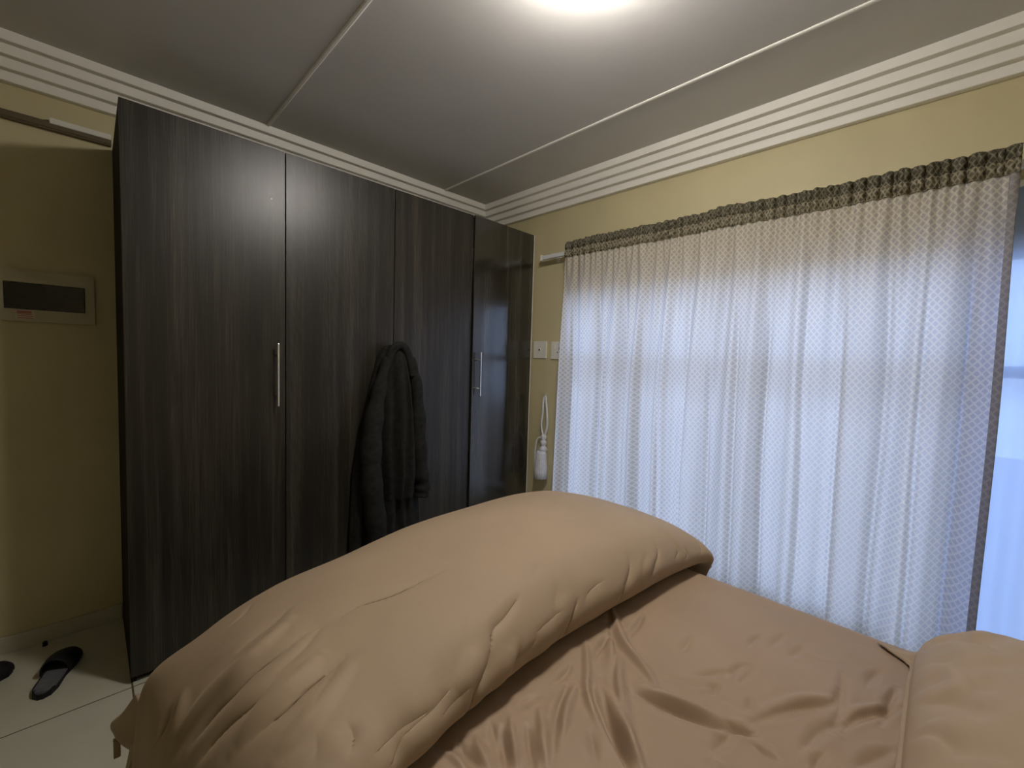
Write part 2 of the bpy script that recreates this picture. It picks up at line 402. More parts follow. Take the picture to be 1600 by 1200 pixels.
# window: white frame of four lights over four, each pane its own piece
win = empty('window_1', (.10, (WY0+WY1)/2, WZ0)); tag(win, kind='structure')
FX0, FX1 = .085, .125; TZ = 1.315; FB = .045
ys = np.linspace(WY0, WY1, 5)
box('window_frame', (FX0, WY0, WZ0), (FX1, WY1, WZ0+FB), M_WHITEGLOSS, win, .003)
box('window_frame', (FX0, WY0, WZ1-FB), (FX1, WY1, WZ1), M_WHITEGLOSS, win, .003)
box('window_frame', (FX0, WY0, WZ0+FB), (FX1, WY0+FB, WZ1-FB), M_WHITEGLOSS, win, .003)
box('window_frame', (FX0, WY1-FB, WZ0+FB), (FX1, WY1, WZ1-FB), M_WHITEGLOSS, win, .003)
for y in ys[1:-1]: box('mullion', (FX0, y-.022, WZ0+FB), (FX1, y+.022, WZ1-FB), M_WHITEGLOSS, win, .003)
for k in range(4):
    ya = ys[k]+(FB if k == 0 else .022); yb = ys[k+1]-(FB if k == 3 else .022)
    box('transom', (FX0, ya, TZ-.022), (FX1, yb, TZ+.022), M_WHITEGLOSS, win, .003)
    box('pane', (.103, ya, WZ0+FB), (.107, yb, TZ-.022), M_GLASS, win)
    box('pane', (.103, ya, TZ+.022), (.107, yb, WZ1-FB), M_GLASS, win)
box('window_sill', (-.008, WY0-.03, WZ0-.025), (.085, WY1+.03, WZ0), M_WHITEGLOSS, win, .004)

# ------------------------------------------------------------------ wardrobe
FY = -.588; HT = 2.2054
DX = [-2.2594, -1.7067, -1.1600, -.6118, -.0512]
wr = empty('wardrobe', ((DX[0]+DX[-1])/2, -.29, 0))
tag(wr, 'tall dark oak four-door wardrobe filling the corner beside the window', 'wardrobe')
CF = FY+.020      # carcass front
box('side_panel', (DX[0], CF, 0), (DX[0]+.016, -.002, HT-.001), M_SIDE, wr)
sp = box('side_panel', (DX[-1]-.016, CF, 0), (DX[-1], -.002, HT-.001), M_EDGE, wr); sp['label'] = 'white board edge'
sp = box('edge_strip', (DX[-1], FY+.001, 0), (DX[-1]+.008, CF+.03, HT-.001), M_EDGE, wr); sp['label'] = 'white edging strip'
box('top_panel', (DX[0]+.016, CF, HT-.018), (DX[-1]-.016, -.002, HT-.002), M_WOOD, wr)
box('bottom_panel', (DX[0]+.016, CF, .085), (DX[-1]-.016, -.002, .101), M_WOOD, wr)
box('back_panel', (DX[0]+.016, -.008, .101), (DX[-1]-.016, -.002, HT-.018), M_EDGE, wr)
box('plinth', (DX[0]+.016, CF+.012, 0), (DX[-1]-.016, CF+.028, .085), M_WOOD, wr)
for x in DX[1:-1]: box('partition', (x-.008, CF, .101), (x+.008, -.008, HT-.018), M_WOOD, wr)
hz0, hz1 = 1.063, 1.347
hx = [DX[1]-.040, DX[2]-.042, None, DX[3]+.046]
for k in range(4):
    x0, x1 = DX[k]+(.0 if k == 0 else .0018), DX[k+1]-(.0018 if k < 3 else 0)
    d = box('wardrobe_door', (x0, FY, .030), (x1, FY+.018, HT), M_WOODGLOSS if k == 3 else M_WOOD, wr, .0012, 1)
    if hx[k] is not None:
        bm = bmesh.new(); x = hx[k]
        add_box(bm, (x-.0038, FY-.036, hz0), (x+.0038, FY-.029, hz1), .0015)
        for z in (hz0+.05, hz1-.05): add_tube(bm, [(x, FY-.030, z), (x, FY+.001, z)], .0045, 10)
        h = obj_bm('handle', bm, M_STEEL, d); h['label'] = 'slim steel bar handle'
        if k == 3:      # this door stands very slightly ajar on its right-hand hinges
            hp = Vector((DX[-1], FY+.018, 0)); rm = Matrix.Translation(hp) @ Matrix.Rotation(math.radians(1.5), 4, 'Z') @ Matrix.Translation(-hp)
            d.data.transform(rm); h.data.transform(rm)
    if k == 0:
        c = lathe('paint_chip', [(.0045, 0), (.0040, .0006)], M_EDGE, d, (0, 0, 0), 12, 'X')
        c.rotation_euler = (0, 0, -PI/2); c.location = (-1.765, FY, 1.984)
        c['label'] = 'tiny white paint chip'

# ------------------------------------------------------------------ ceiling light
LX, LY = -1.34, -1.975
cl = empty('ceiling_light', (LX, LY, H)); tag(cl, 'round opal ceiling light switched on above the bed', 'ceiling light')
lathe('lamp_base', [(.135, 0), (.135, -.012), (.125, -.018), (.05, -.018)], M_WHITE, cl, (LX, LY, H), 40)
pr = [(.118, -.017), (.124, -.021)]
for k in range(1, 11):
    a = k/10*PI/2; pr.append((.124*math.cos(a)+.0008, -.024-.080*math.sin(a)))
lathe('lamp_dome', pr, M_LAMP, cl, (LX, LY, H), 40)

# ------------------------------------------------------------------ bed
BXR, BXL, BFOOT, BHEAD, BZ = -.84, -2.15, -1.50, -3.42, .595
bed = empty('bed', ((BXR+BXL)/2, (BFOOT+BHEAD)/2, 0)); tag(bed, 'double bed base and mattress under the taupe bedding', 'bed')
box('bed_base', (BXL+.015, BHEAD+.01, .07), (BXR-.015, BFOOT-.015, .335), M_BEDBASE, bed, .015, 3)
for sx in (BXL+.10, BXR-.10):
    for sy in (BHEAD+.12, BFOOT-.12): lathe('leg', [(.022, 0), (.028, .075)], M_RUBBER, bed, (sx, sy, 0), 16)
box('mattress', (BXL+.012, BHEAD+.012, .337), (BXR-.012, BFOOT-.012, BZ-.034), M_MATTRESS, bed, .045, 5)

# fitted sheet: top with wrinkles, rounding over the edges and hanging down the sides
SHEET_LINES = [
    (-0.016, 0.014, [(-1.528, -2.289, 0.595), (-1.507, -2.362, 0.595), (-1.479, -2.439, 0.595), (-1.439, -2.512, 0.595)]),
    (0.01, 0.016, [(-1.505, -2.286, 0.595), (-1.483, -2.36, 0.595), (-1.455, -2.438, 0.595)]),
    (-0.01, 0.012, [(-1.452, -2.462, 0.595), (-1.449, -2.486, 0.595), (-1.44, -2.512, 0.595)]),
    (0.012, 0.016, [(-1.357, -2.125, 0.595), (-1.462, -2.21, 0.595), (-1.567, -2.291, 0.595), (-1.625, -2.349, 0.595), (-1.68, -2.402, 0.595)]),
    (-0.014, 0.012, [(-1.538, -2.218, 0.595), (-1.606, -2.285, 0.595), (-1.655, -2.34, 0.595), (-1.691, -2.387, 0.595)]),
    (0.013, 0.013, [(-1.28, -2.089, 0.595), (-1.388, -2.188, 0.595), (-1.435, -2.27, 0.595), (-1.473, -2.331, 0.595)]),
    (-0.01, 0.01, [(-1.349, -2.113, 0.595), (-1.418, -2.186, 0.595), (-1.531, -2.25, 0.595), (-1.588, -2.297, 0.595)]),
    (0.014, 0.014, [(-1.549, -2.223, 0.595), (-1.608, -2.304, 0.595), (-1.641, -2.355, 0.595), (-1.672, -2.398, 0.595)]),
    (-0.016, 0.012, [(-1.576, -2.219, 0.595), (-1.633, -2.297, 0.595), (-1.663, -2.348, 0.595), (-1.692, -2.385, 0.595)]),
    (0.01, 0.01, [(-1.461, -2.123, 0.595), (-1.542, -2.188, 0.595), (-1.603, -2.231, 0.595), (-1.647, -2.283, 0.595)]),
    (-0.009, 0.01, [(-1.367, -2.154, 0.595), (-1.446, -2.161, 0.595), (-1.507, -2.177, 0.595)]),
    (-0.008, 0.014, [(-1.426, -2.494, 0.595), (-1.362, -2.52, 0.595), (-1.3, -2.553, 0.595), (-1.238, -2.599, 0.595), (-1.172, -2.605, 0.595)]),
    (0.006, 0.014, [(-1.401, -2.495, 0.595), (-1.285, -2.546, 0.595), (-1.217, -2.596, 0.595)]),
    (-0.01, 0.009, [(-1.311, -2.628, 0.595), (-1.265, -2.635, 0.595), (-1.225, -2.651, 0.595), (-1.175, -2.681, 0.595), (-1.123, -2.716, 0.595)]),
    (0.006, 0.01, [(-1.271, -2.629, 0.595), (-1.213, -2.647, 0.595), (-1.158, -2.68, 0.595)]),
    (-0.009, 0.008, [(-1.23, -2.679, 0.595), (-1.171, -2.685, 0.595), (-1.115, -2.689, 0.595), (-1.063, -2.695, 0.595)]),
    (-0.006, 0.008, [(-1.117, -2.646, 0.595), (-1.064, -2.65, 0.595), (-1.02, -2.662, 0.595)]),
    (-0.009, 0.008, [(-1.467, -2.518, 0.595), (-1.467, -2.536, 0.595), (-1.467, -2.559, 0.595)]),
    (-0.006, 0.012, [(-1.539, -2.469, 0.595), (-1.497, -2.474, 0.595), (-1.459, -2.483, 0.595)]),
    (-0.006, 0.008, [(-1.411, -2.409, 0.595), (-1.385, -2.413, 0.595), (-1.359, -2.416, 0.595)]),
    (-0.005, 0.007, [(-1.392, -2.481, 0.595), (-1.369, -2.48, 0.595), (-1.348, -2.476, 0.595)]),
    (-0.005, 0.009, [(-1.442, -2.305, 0.595), (-1.423, -2.342, 0.595), (-1.399, -2.381, 0.595), (-1.365, -2.419, 0.595)]),
    (-0.006, 0.01, [(-1.326, -2.42, 0.595), (-1.266, -2.429, 0.595), (-1.234, -2.447, 0.595)]),
    (-0.005, 0.009, [(-1.325, -2.447, 0.595), (-1.285, -2.448, 0.595), (-1.24, -2.452, 0.595)]),
    (-0.005, 0.01, [(-1.173, -2.42, 0.595), (-1.137, -2.42, 0.595), (-1.09, -2.427, 0.595)]),
    (-0.004, 0.01, [(-1.122, -2.456, 0.595), (-1.06, -2.465, 0.595), (-1.03, -2.468, 0.595)]),
    (-0.004, 0.01, [(-1.134, -2.499, 0.595), (-1.101, -2.508, 0.595), (-1.058, -2.513, 0.595)]),
    (-0.005, 0.01, [(-1.375, -2.366, 0.595), (-1.334, -2.394, 0.595), (-1.296, -2.419, 0.595)]),
    (-0.009, 0.01, [(-1.331, -2.713, 0.595), (-1.26, -2.725, 0.595), (-1.192, -2.739, 0.595)]),
    (-0.007, 0.009, [(-1.449, -2.606, 0.595), (-1.418, -2.607, 0.595), (-1.388, -2.612, 0.595)]),
    (-0.007, 0.012, [(-1.381, -2.658, 0.595), (-1.323, -2.683, 0.595), (-1.278, -2.708, 0.595)]),
    (-0.006, 0.008, [(-1.323, -2.615, 0.595), (-1.222, -2.615, 0.595), (-1.1, -2.599, 0.595)]),
    (-0.005, 0.008, [(-1.318, -2.311, 0.595), (-1.279, -2.308, 0.595), (-1.24, -2.303, 0.595)]),
    (-0.004, 0.01, [(-1.362, -2.193, 0.595), (-1.314, -2.188, 0.595), (-1.249, -2.169, 0.595)]),
    (-0.006, 0.012, [(-1.413, -2.583, 0.595), (-1.345, -2.595, 0.595), (-1.307, -2.609, 0.595), (-1.281, -2.627, 0.595)]),
    (0.006, 0.014, [(-1.551, -2.466, 0.595), (-1.563, -2.478, 0.595), (-1.556, -2.501, 0.595)]),
    (-0.01, 0.01, [(-1.796, -2.168, 0.595), (-1.818, -2.198, 0.595), (-1.844, -2.232, 0.595)]),
    (0.01, 0.01, [(-1.768, -2.163, 0.595), (-1.796, -2.198, 0.595), (-1.83, -2.245, 0.595)]),
    (-0.011, 0.01, [(-1.756, -2.198, 0.595), (-1.783, -2.23, 0.595), (-1.811, -2.268, 0.595)]),
    (0.009, 0.01, [(-1.707, -2.187, 0.595), (-1.743, -2.225, 0.595), (-1.792, -2.28, 0.595)]),
    (-0.008, 0.01, [(-1.606, -2.181, 0.595), (-1.68, -2.213, 0.595), (-1.73, -2.245, 0.595), (-1.761, -2.271, 0.595)]),
    (0.008, 0.012, [(-1.598, -2.198, 0.595), (-1.671, -2.229, 0.595), (-1.726, -2.263, 0.595)]),
    (-0.008, 0.01, [(-1.801, -2.141, 0.595), (-1.819, -2.176, 0.595), (-1.846, -2.205, 0.595)]),
    (0.008, 0.01, [(-1.84, -2.143, 0.595), (-1.856, -2.176, 0.595), (-1.865, -2.213, 0.595)]),
    (-0.008, 0.01, [(-1.87, -2.129, 0.595), (-1.879, -2.162, 0.595), (-1.877, -2.201, 0.595)]),
    (-0.007, 0.009, [(-1.638, -2.162, 0.595), (-1.584, -2.161, 0.595), (-1.559, -2.152, 0.595)]),
    (0.007, 0.01, [(-1.911, -2.125, 0.595), (-1.9, -2.155, 0.595), (-1.899, -2.187, 0.595)]),
    (-0.006, 0.009, [(-1.737, -2.16, 0.595), (-1.708, -2.153, 0.595), (-1.679, -2.162, 0.595)]),
    (-0.007, 0.009, [(-1.688, -2.283, 0.595), (-1.686, -2.299, 0.595), (-1.721, -2.334, 0.595)]),
    (-0.006, 0.01, [(-1.36, -2.187, 0.595), (-1.293, -2.178, 0.595), (-1.24, -2.164, 0.595)]),
]
DUVET_LINES = [
    (-0.012, 0.02, [(-2.017, -1.849, 0.728), (-1.983, -1.847, 0.736), (-1.928, -1.85, 0.747), (-1.856, -1.873, 0.757), (-1.72, -1.884, 0.771)]),
    (-0.008, 0.012, [(-2.064, -1.846, 0.72), (-2.034, -1.839, 0.725), (-1.991, -1.837, 0.734)]),
    (-0.018, 0.02, [(-2.221, -1.808, 0.591), (-2.192, -1.827, 0.637), (-2.163, -1.844, 0.672), (-2.099, -1.853, 0.712), (-2.059, -1.845, 0.721)]),
    (0.016, 0.024, [(-2.245, -1.742, 0.543), (-2.213, -1.755, 0.602), (-2.173, -1.774, 0.656), (-2.126, -1.797, 0.697), (-2.051, -1.761, 0.716)]),
    (-0.012, 0.016, [(-2.163, -1.973, 0.671), (-2.126, -1.983, 0.698), (-2.092, -1.974, 0.71), (-2.013, -1.96, 0.724)]),
    (0.012, 0.02, [(-2.183, -1.95, 0.65), (-2.143, -1.948, 0.69), (-2.095, -1.945, 0.711), (-2.043, -1.923, 0.722)]),
    (-0.01, 0.014, [(-2.122, -1.899, 0.704), (-2.072, -1.885, 0.719), (-2.009, -1.843, 0.73)]),
    (0.01, 0.018, [(-2.153, -2.039, 0.674), (-2.099, -2.029, 0.702), (-2.043, -1.996, 0.715), (-2, -1.981, 0.724)]),
    (-0.01, 0.014, [(-2.095, -2.028, 0.703), (-2.072, -2.005, 0.71), (-2.017, -1.966, 0.722)]),
    (-0.012, 0.016, [(-2.221, -1.872, 0.593), (-2.189, -1.89, 0.643), (-2.147, -1.919, 0.688), (-2.115, -1.911, 0.707)]),
    (-0.01, 0.016, [(-2.147, -1.729, 0.674), (-2.118, -1.728, 0.691), (-2.072, -1.727, 0.707), (-2.026, -1.71, 0.715)]),
    (0.004, 0.018, [(-2.183, -1.666, 0.631), (-2.133, -1.706, 0.679), (-2.064, -1.694, 0.704)]),
    (-0.01, 0.012, [(-2.068, -1.55, 0.669), (-2.095, -1.582, 0.669), (-2.129, -1.593, 0.656)]),
    (-0.022, 0.02, [(-2.236, -1.633, 0.557), (-2.247, -1.644, 0.537), (-2.26, -1.648, 0.507)]),
    (0.014, 0.022, [(-2.218, -1.652, 0.586), (-2.229, -1.708, 0.573), (-2.247, -1.718, 0.538)]),
    (-0.01, 0.016, [(-2.059, -2.076, 0.698), (-2.059, -2.096, 0.69), (-2.076, -2.115, 0.68)]),
    (0.004, 0.018, [(-2.08, -2.072, 0.697), (-2.092, -2.084, 0.692), (-2.107, -2.101, 0.684)]),
    (-0.014, 0.014, [(-1.987, -2.125, 0.669), (-2.004, -2.132, 0.661), (-2.022, -2.139, 0.653)]),
    (-0.006, 0.014, [(-2.103, -2.061, 0.696), (-2.107, -2.08, 0.69), (-2.118, -2.091, 0.684)]),
    (-0.01, 0.012, [(-2.039, -2.125, 0.671), (-1.996, -2.118, 0.677), (-1.933, -2.114, 0.679)]),
    (-0.012, 0.014, [(-1.881, -2.108, 0.684), (-1.928, -2.118, 0.675), (-1.987, -2.126, 0.668)]),
    (-0.026, 0.014, [(-1.766, -2.091, 0.7), (-1.788, -2.108, 0.68), (-1.825, -2.117, 0.66), (-1.846, -2.101, 0.623)]),
    (-0.014, 0.014, [(-1.637, -2.046, 0.738), (-1.697, -2.064, 0.725), (-1.743, -2.073, 0.717), (-1.766, -2.093, 0.698)]),
    (0.016, 0.02, [(-1.793, -2.083, 0.708), (-1.825, -2.1, 0.691), (-1.871, -2.116, 0.674)]),
    (0.012, 0.02, [(-1.714, -2.1, 0.689), (-1.743, -2.112, 0.66), (-1.777, -2.104, 0.632)]),
    (-0.005, 0.014, [(-1.76, -2.022, 0.744), (-1.793, -2.048, 0.732), (-1.809, -2.087, 0.705)]),
    (-0.018, 0.012, [(-1.477, -2.097, 0.697), (-1.497, -2.106, 0.68), (-1.523, -2.107, 0.653), (-1.536, -2.094, 0.63)]),
    (0.01, 0.016, [(-1.497, -2.087, 0.709), (-1.536, -2.098, 0.693), (-1.575, -2.107, 0.664)]),
    (-0.008, 0.012, [(-1.51, -2.056, 0.737), (-1.53, -2.072, 0.723), (-1.556, -2.087, 0.706)]),
    (-0.01, 0.012, [(-1.685, -2.101, 0.686), (-1.709, -2.11, 0.663), (-1.737, -2.098, 0.629)]),
    (-0.013, 0.011, [(-1.059, -2.089, 0.731), (-1.082, -2.12, 0.702), (-1.137, -2.131, 0.678), (-1.182, -2.129, 0.662)]),
    (0.01, 0.012, [(-1.112, -2.096, 0.726), (-1.13, -2.117, 0.703), (-1.195, -2.126, 0.679)]),
    (-0.014, 0.012, [(-1.208, -2.085, 0.73), (-1.242, -2.112, 0.698), (-1.29, -2.121, 0.667), (-1.317, -2.102, 0.627)]),
    (0.009, 0.012, [(-1.175, -2.101, 0.718), (-1.215, -2.119, 0.691), (-1.256, -2.123, 0.663)]),
    (-0.01, 0.01, [(-0.974, -2.118, 0.708), (-0.979, -2.139, 0.685), (-1.018, -2.143, 0.674)]),
    (-0.009, 0.01, [(-0.837, -2.141, 0.688), (-0.849, -2.163, 0.674), (-0.871, -2.169, 0.656)]),
    (-0.008, 0.01, [(-0.943, -2.135, 0.691), (-0.938, -2.151, 0.671), (-0.963, -2.152, 0.661)]),
    (-0.008, 0.014, [(-1.357, -2.098, 0.705), (-1.43, -2.099, 0.698), (-1.477, -2.109, 0.673)]),
    (-0.006, 0.012, [(-1.51, -1.999, 0.762), (-1.543, -2.017, 0.755), (-1.569, -2.027, 0.75)]),
    (-0.008, 0.014, [(-1.625, -2.102, 0.683), (-1.661, -2.108, 0.667), (-1.726, -2.11, 0.656)]),
    (-0.007, 0.012, [(-1.536, -2.098, 0.693), (-1.588, -2.099, 0.689), (-1.643, -2.101, 0.684)]),
    (-0.01, 0.012, [(-1.914, -2.125, 0.662), (-1.876, -2.119, 0.669), (-1.836, -2.112, 0.676)]),
    (-0.008, 0.02, [(-2.034, -1.486, 0.652), (-2.009, -1.51, 0.671), (-1.947, -1.508, 0.682)]),
    (-0.006, 0.02, [(-1.242, -1.843, 0.785), (-1.235, -1.88, 0.783), (-1.202, -1.909, 0.78)]),
    (-0.006, 0.025, [(-1.023, -1.884, 0.77), (-1.035, -1.997, 0.759), (-1.047, -2.088, 0.732)]),
]
#--LINES--
def sheet():
    r = .05; drop = .26
    def axis(lo, hi, step):
        n = int((hi-lo)/step)
        flat = np.linspace(lo+r, hi-r, n)
        arc = np.linspace(0, PI/2, 8)[1:]
        dn = np.linspace(0, drop-r, 8)[1:]
        left = [(lo+r-r*math.sin(a), r*(1-math.cos(a))) for a in arc] + [(lo, r+q) for q in dn]
        right = [(hi-r+r*math.sin(a), r*(1-math.cos(a))) for a in arc] + [(hi, r+q) for q in dn]
        full = left[::-1] + [(f, 0.0) for f in flat] + right
        return np.array(full)
    ax, ay = axis(BXL, BXR, .0042), axis(-3.42, BFOOT, .0042)
    X = np.repeat(ax[:, None, 0], len(ay), 1); Y = np.repeat(ay[None, :, 0], len(ax), 0)
    dx = np.repeat(ax[:, None, 1], len(ay), 1); dy = np.repeat(ay[None, :, 1], len(ax), 0)
    D = np.maximum(dx, dy)
    P = np.stack([X, Y, BZ-D], -1)
    top = 1-sstep(0, .03, D)
    Pl = P.copy(); Pl[..., 2] = BZ
    h = crease_field(Pl, [(a*1.15, max(wd*.85, .0088), q) for a, wd, q in SHEET_LINES], .22, .04)*top
    h = h + top*(.0035*vnoise(X*4, Y*4, 3) + .0018*vnoise(X*13+Y*5, Y*9-X*4, 5) + .0016*np.maximum(0, .35-np.abs(vnoise(X*7+1.2*vnoise(X*9, Y*9, 6), Y*11, 7)))/.35*(.5+.5*vnoise(X*5, Y*5, 14)))
    z = np.zeros_like(h)
    # small gathered puckers running out from under the duvet on the left half
    m = sstep(-1.25, -1.75, X)*sstep(-2.55, -2.2, Y)
    h = h + top*m*(.0045*vnoise(X*26+1.5*vnoise(X*6, Y*6, 8), Y*7+X*3, 9))
    side = (1-top)*.004*vnoise((X+Y)*14, P[..., 2]*3, 12)
    P[..., 2] += h
    sg = np.sign(X-(BXL+BXR)/2)*(dx > .02); P[..., 0] += side*sg
    return P
P = sheet()
so = grid_obj('fitted_sheet', P, M_SHEET)
tag(so, 'wrinkled taupe satin sheet stretched over the mattress', 'bed sheet')

# duvet: folded back towards the foot, its rounded fold lying across the bed, the left corner hanging down
SEC = [(-1.90, .004), (-2.05, .004), (-2.115, .030), (-2.120, .085), (-2.040, .150), (-1.86, .178), (-1.66, .170), (-1.47, .115), (-1.385, -.03), (-1.33, -.17), (-1.27, -.30)]
def station(X, hs, zo=0.0, dyf=0.0, foot=0.0, zfoot=0.0, dxk=None):
    out = []
    for k, (y, h) in enumerate(SEC):
        z = .602 + (h*hs if h > 0 else h) + zo*(1 if k >= 2 else .0)
        yy = y + (dyf if k <= 4 else dyf*.4 if k == 5 else 0) + (foot if k >= 7 else foot*.4 if k == 6 else 0)
        z += zfoot*(1 if k >= 7 else .45 if k == 6 else 0)
        out.append((X + (dxk[k] if dxk else 0), yy, z))
    return out
def duvet_net():
    S = []
    flat = lambda X, z, y0, y1: [(X, y0+(y1-y0)*k/10, z) for k in range(11)]
    # right-hand overhang
    s = station(-.788, .50); S.append([(-.790, y, min(z-.30, .40)) for (x, y, z) in s])
    S.append([(-.785, y-.03*(k < 5), min(z-.12, .545)) for k, (x, y, z) in enumerate(s)])
    S.append(station(-.815, .50, 0, -.065))
    S.append(station(-.90, .80, 0, -.035))
    S.append(station(-1.10, 1.0, 0, -.01))
    S.append(station(-1.35, 1.02, 0, .01))
    S.append(station(-1.60, 1.0, 0, .02, 0, -.005))
    S.append(station(-1.82, .90, 0, .01, -.01, -.025))
    S.append(station(-2.00, .73, 0, -.01, -.015, -.026))
    S.append(station(-2.15, .47, 0, -.03, -.02, -.048))
    # left overhang
    s = station(-2.235, .2, 0, -.03, -.0, -.03)
    S.append([(-2.255-.015*(k >= 9), y, min(z-.08, .52)) for k, (x, y, z) in enumerate(s)])
    S.append([(-2.285-.03*(k >= 9), y, min(z-.20, .33)-.03*(k >= 8)) for k, (x, y, z) in enumerate(s)])
    return np.array(S)
def duvet_surface(detail=True):
    Nn = duvet_net()
    P = catmull(catmull(Nn, 38, 0), 36, 1)
    if detail:
        n = grid_normals(P)
        if n[n.shape[0]//2, n.shape[1]//2, 2] < 0: n = -n
        h = crease_field(P, [(a*.85 if len(q) > 3 else a*.5, wd*.85, q) for a, wd, q in DUVET_LINES], .10)*.92
        X, Y, Z = P[..., 0], P[..., 1], P[..., 2]
        h += .0025*vnoise(X*2.6, (Y+Z)*3.2, 21) + .0008*vnoise(X*9, (Y+Z)*9, 22)
        # soft gathers down the hanging foot and left corner
        a = sstep(-1.62, -1.42, Y)*sstep(.66, .50, Z); h += a*.006*vnoise(X*13, Z*1.5, 23)
        a = sstep(-2.02, -2.16, X); h += a*.008*vnoise((Y-.5*Z)*11, X*2, 24)
        # gathers along the fold
        a = np.exp(-((Y+2.12)/.05)**2)*sstep(.60, .64, Z)*sstep(.80, .70, Z); h += a*.003*vnoise(X*18, Z*4, 25)
        P = P + n*h[..., None]
    return P
P = duvet_surface()
du = grid_obj('duvet', P, M_FABRIC)
tag(du, 'plump taupe duvet folded back across the foot of the bed', 'duvet')
md = du.modifiers.new('thickness', 'SOLIDIFY'); md.thickness = .012; md.offset = -1

FLAP = [
    [(-2.282, -1.32, 0.42), (-2.266, -1.422, 0.42), (-2.237, -1.511, 0.41), (-2.203, -1.598, 0.41)],
    [(-2.305, -1.277, 0.36), (-2.29, -1.36, 0.36), (-2.251, -1.46, 0.365), (-2.216, -1.562, 0.37)],
    [(-2.328, -1.243, 0.32), (-2.314, -1.313, 0.315), (-2.259, -1.433, 0.325), (-2.229, -1.517, 0.33)],
    [(-2.323, -1.215, 0.27), (-2.302, -1.285, 0.265), (-2.256, -1.387, 0.27), (-2.231, -1.474, 0.28)],
    [(-2.294, -1.223, 0.25), (-2.279, -1.277, 0.25), (-2.245, -1.358, 0.25), (-2.223, -1.426, 0.25)],
]
fo = grid_obj('corner_flap', catmull(catmull(np.array(FLAP), 10, 0), 10, 1), M_FABRIC, du)
md = fo.modifiers.new('thickness', 'SOLIDIFY'); md.thickness = .010
bm = bmesh.new(); add_box(bm, (-2.325, -1.283, .245), (-2.311, -1.268, .292), .002)
obj_bm('corner_tie', bm, M_FABRIC, du)
pp = tube('piping', smoothpath([(-2.277, -1.497, .37), (-2.261, -1.495, .375), (-2.242, -1.515, .38), (-2.227, -1.556, .385), (-2.218, -1.611, .39)], 6), .0035, M_PIPE, du, 8)
pp['label'] = 'pale piping'

# ------------------------------------------------------------------ pillow
def pillow():
    cx, cy, zb = -1.25, -2.998, .605; hw, hd = .375, .283; th = .118
    n, m = 130, 100
    U, V = np.meshgrid(np.linspace(-1, 1, n), np.linspace(-1, 1, m), indexing='ij')
    def shape(sgn):
        e = np.clip((1-np.abs(U)**2.8), 0, 1)**.55*np.clip((1-np.abs(V)**2.4), 0, 1)**.62
        inx = 1-.045*(1-V**2)*0 - .05*(V**2)*0
        x = cx + hw*U*(1-.05*np.abs(V)**5); y = cy + hd*V*(1-.10*np.abs(U)**5)
        z = zb + .045 + (th*1.35*e if sgn > 0 else -.045*np.clip(e*1.5, 0, 1))
        wr_ = .006*vnoise(U*5+V*2, V*3, 31)*e + .008*(1-e)*e*4*vnoise(U*9, V*9, 32)
        return np.stack([x, y, z + (wr_ if sgn > 0 else 0)], -1), e
    T, e = shape(1); B, _ = shape(-1)
    q = lambda u, v: (cx+hw*u, cy+hd*v, zb+.045+th*1.35*max(0, 1-abs(u)**2.8)**.55*max(0, 1-abs(v)**2.4)**.62)
    L_ = [(-.010, .016, [q(.70, .93), q(.62, .75), q(.45, .60), q(.25, .55)]), (-.008, .014, [q(.35, .95), q(.25, .80), q(.05, .70)]),
          (.008, .020, [q(.55, .94), q(.45, .80), q(.25, .68)]), (-.009, .014, [q(-.05, .95), q(-.12, .80), q(-.30, .70)]),
          (-.007, .018, [q(.90, .60), q(.75, .45), q(.50, .35)]), (-.007, .018, [q(.92, .20), q(.70, .15), q(.40, .20)]),
          (.007, .022, [q(.85, .40), q(.65, .30), q(.40, .28)]), (-.010, .012, [q(-.30, .96), q(-.36, .85), q(-.5, .78)])]
    T[..., 2] += crease_field(T, L_, .15, .06)*np.clip(e*4, 0, 1)
    return T, B
T, B = pillow()
pw = empty('pillow', (-1.22, -3.02, .605)); tag(pw, 'taupe pillow with a flanged case on the bed near the window', 'pillow')
Tm = np.concatenate([T, B[:, ::-1][:, 1:]], 1)
po_ = grid_obj('pillowcase', Tm, M_FABRIC, pw)
def flange():
    cx, cy, z0 = -1.25, -2.998, .640; hw, hd = .350, .255
    t = np.linspace(0, 2*PI, 321)[:-1]; n = 8
    rings = []
    for q in np.linspace(0, 1, n):
        sx = np.sign(np.cos(t))*np.abs(np.cos(t))**.28; sy = np.sign(np.sin(t))*np.abs(np.sin(t))**.28
        W = .026 + .070*np.clip(np.abs(np.sin(2*t)), 0, 1)**10
        x = cx + sx*(hw+W*.35*q); y = cy + sy*(hd+W*1.35*q)
        z = z0 - .0395*np.minimum(1, q*1.5) + .003*q*vnoise(t*9, t*0+3, 41) + .002*q*vnoise(t*22, t*0+1, 42)
        rings.append(np.stack([x, y, z], -1))
    return np.stack(rings, 1)
fo = grid_obj('flange', flange(), M_FABRIC, pw, None, True)
md = fo.modifiers.new('thickness', 'SOLIDIFY'); md.thickness = .004

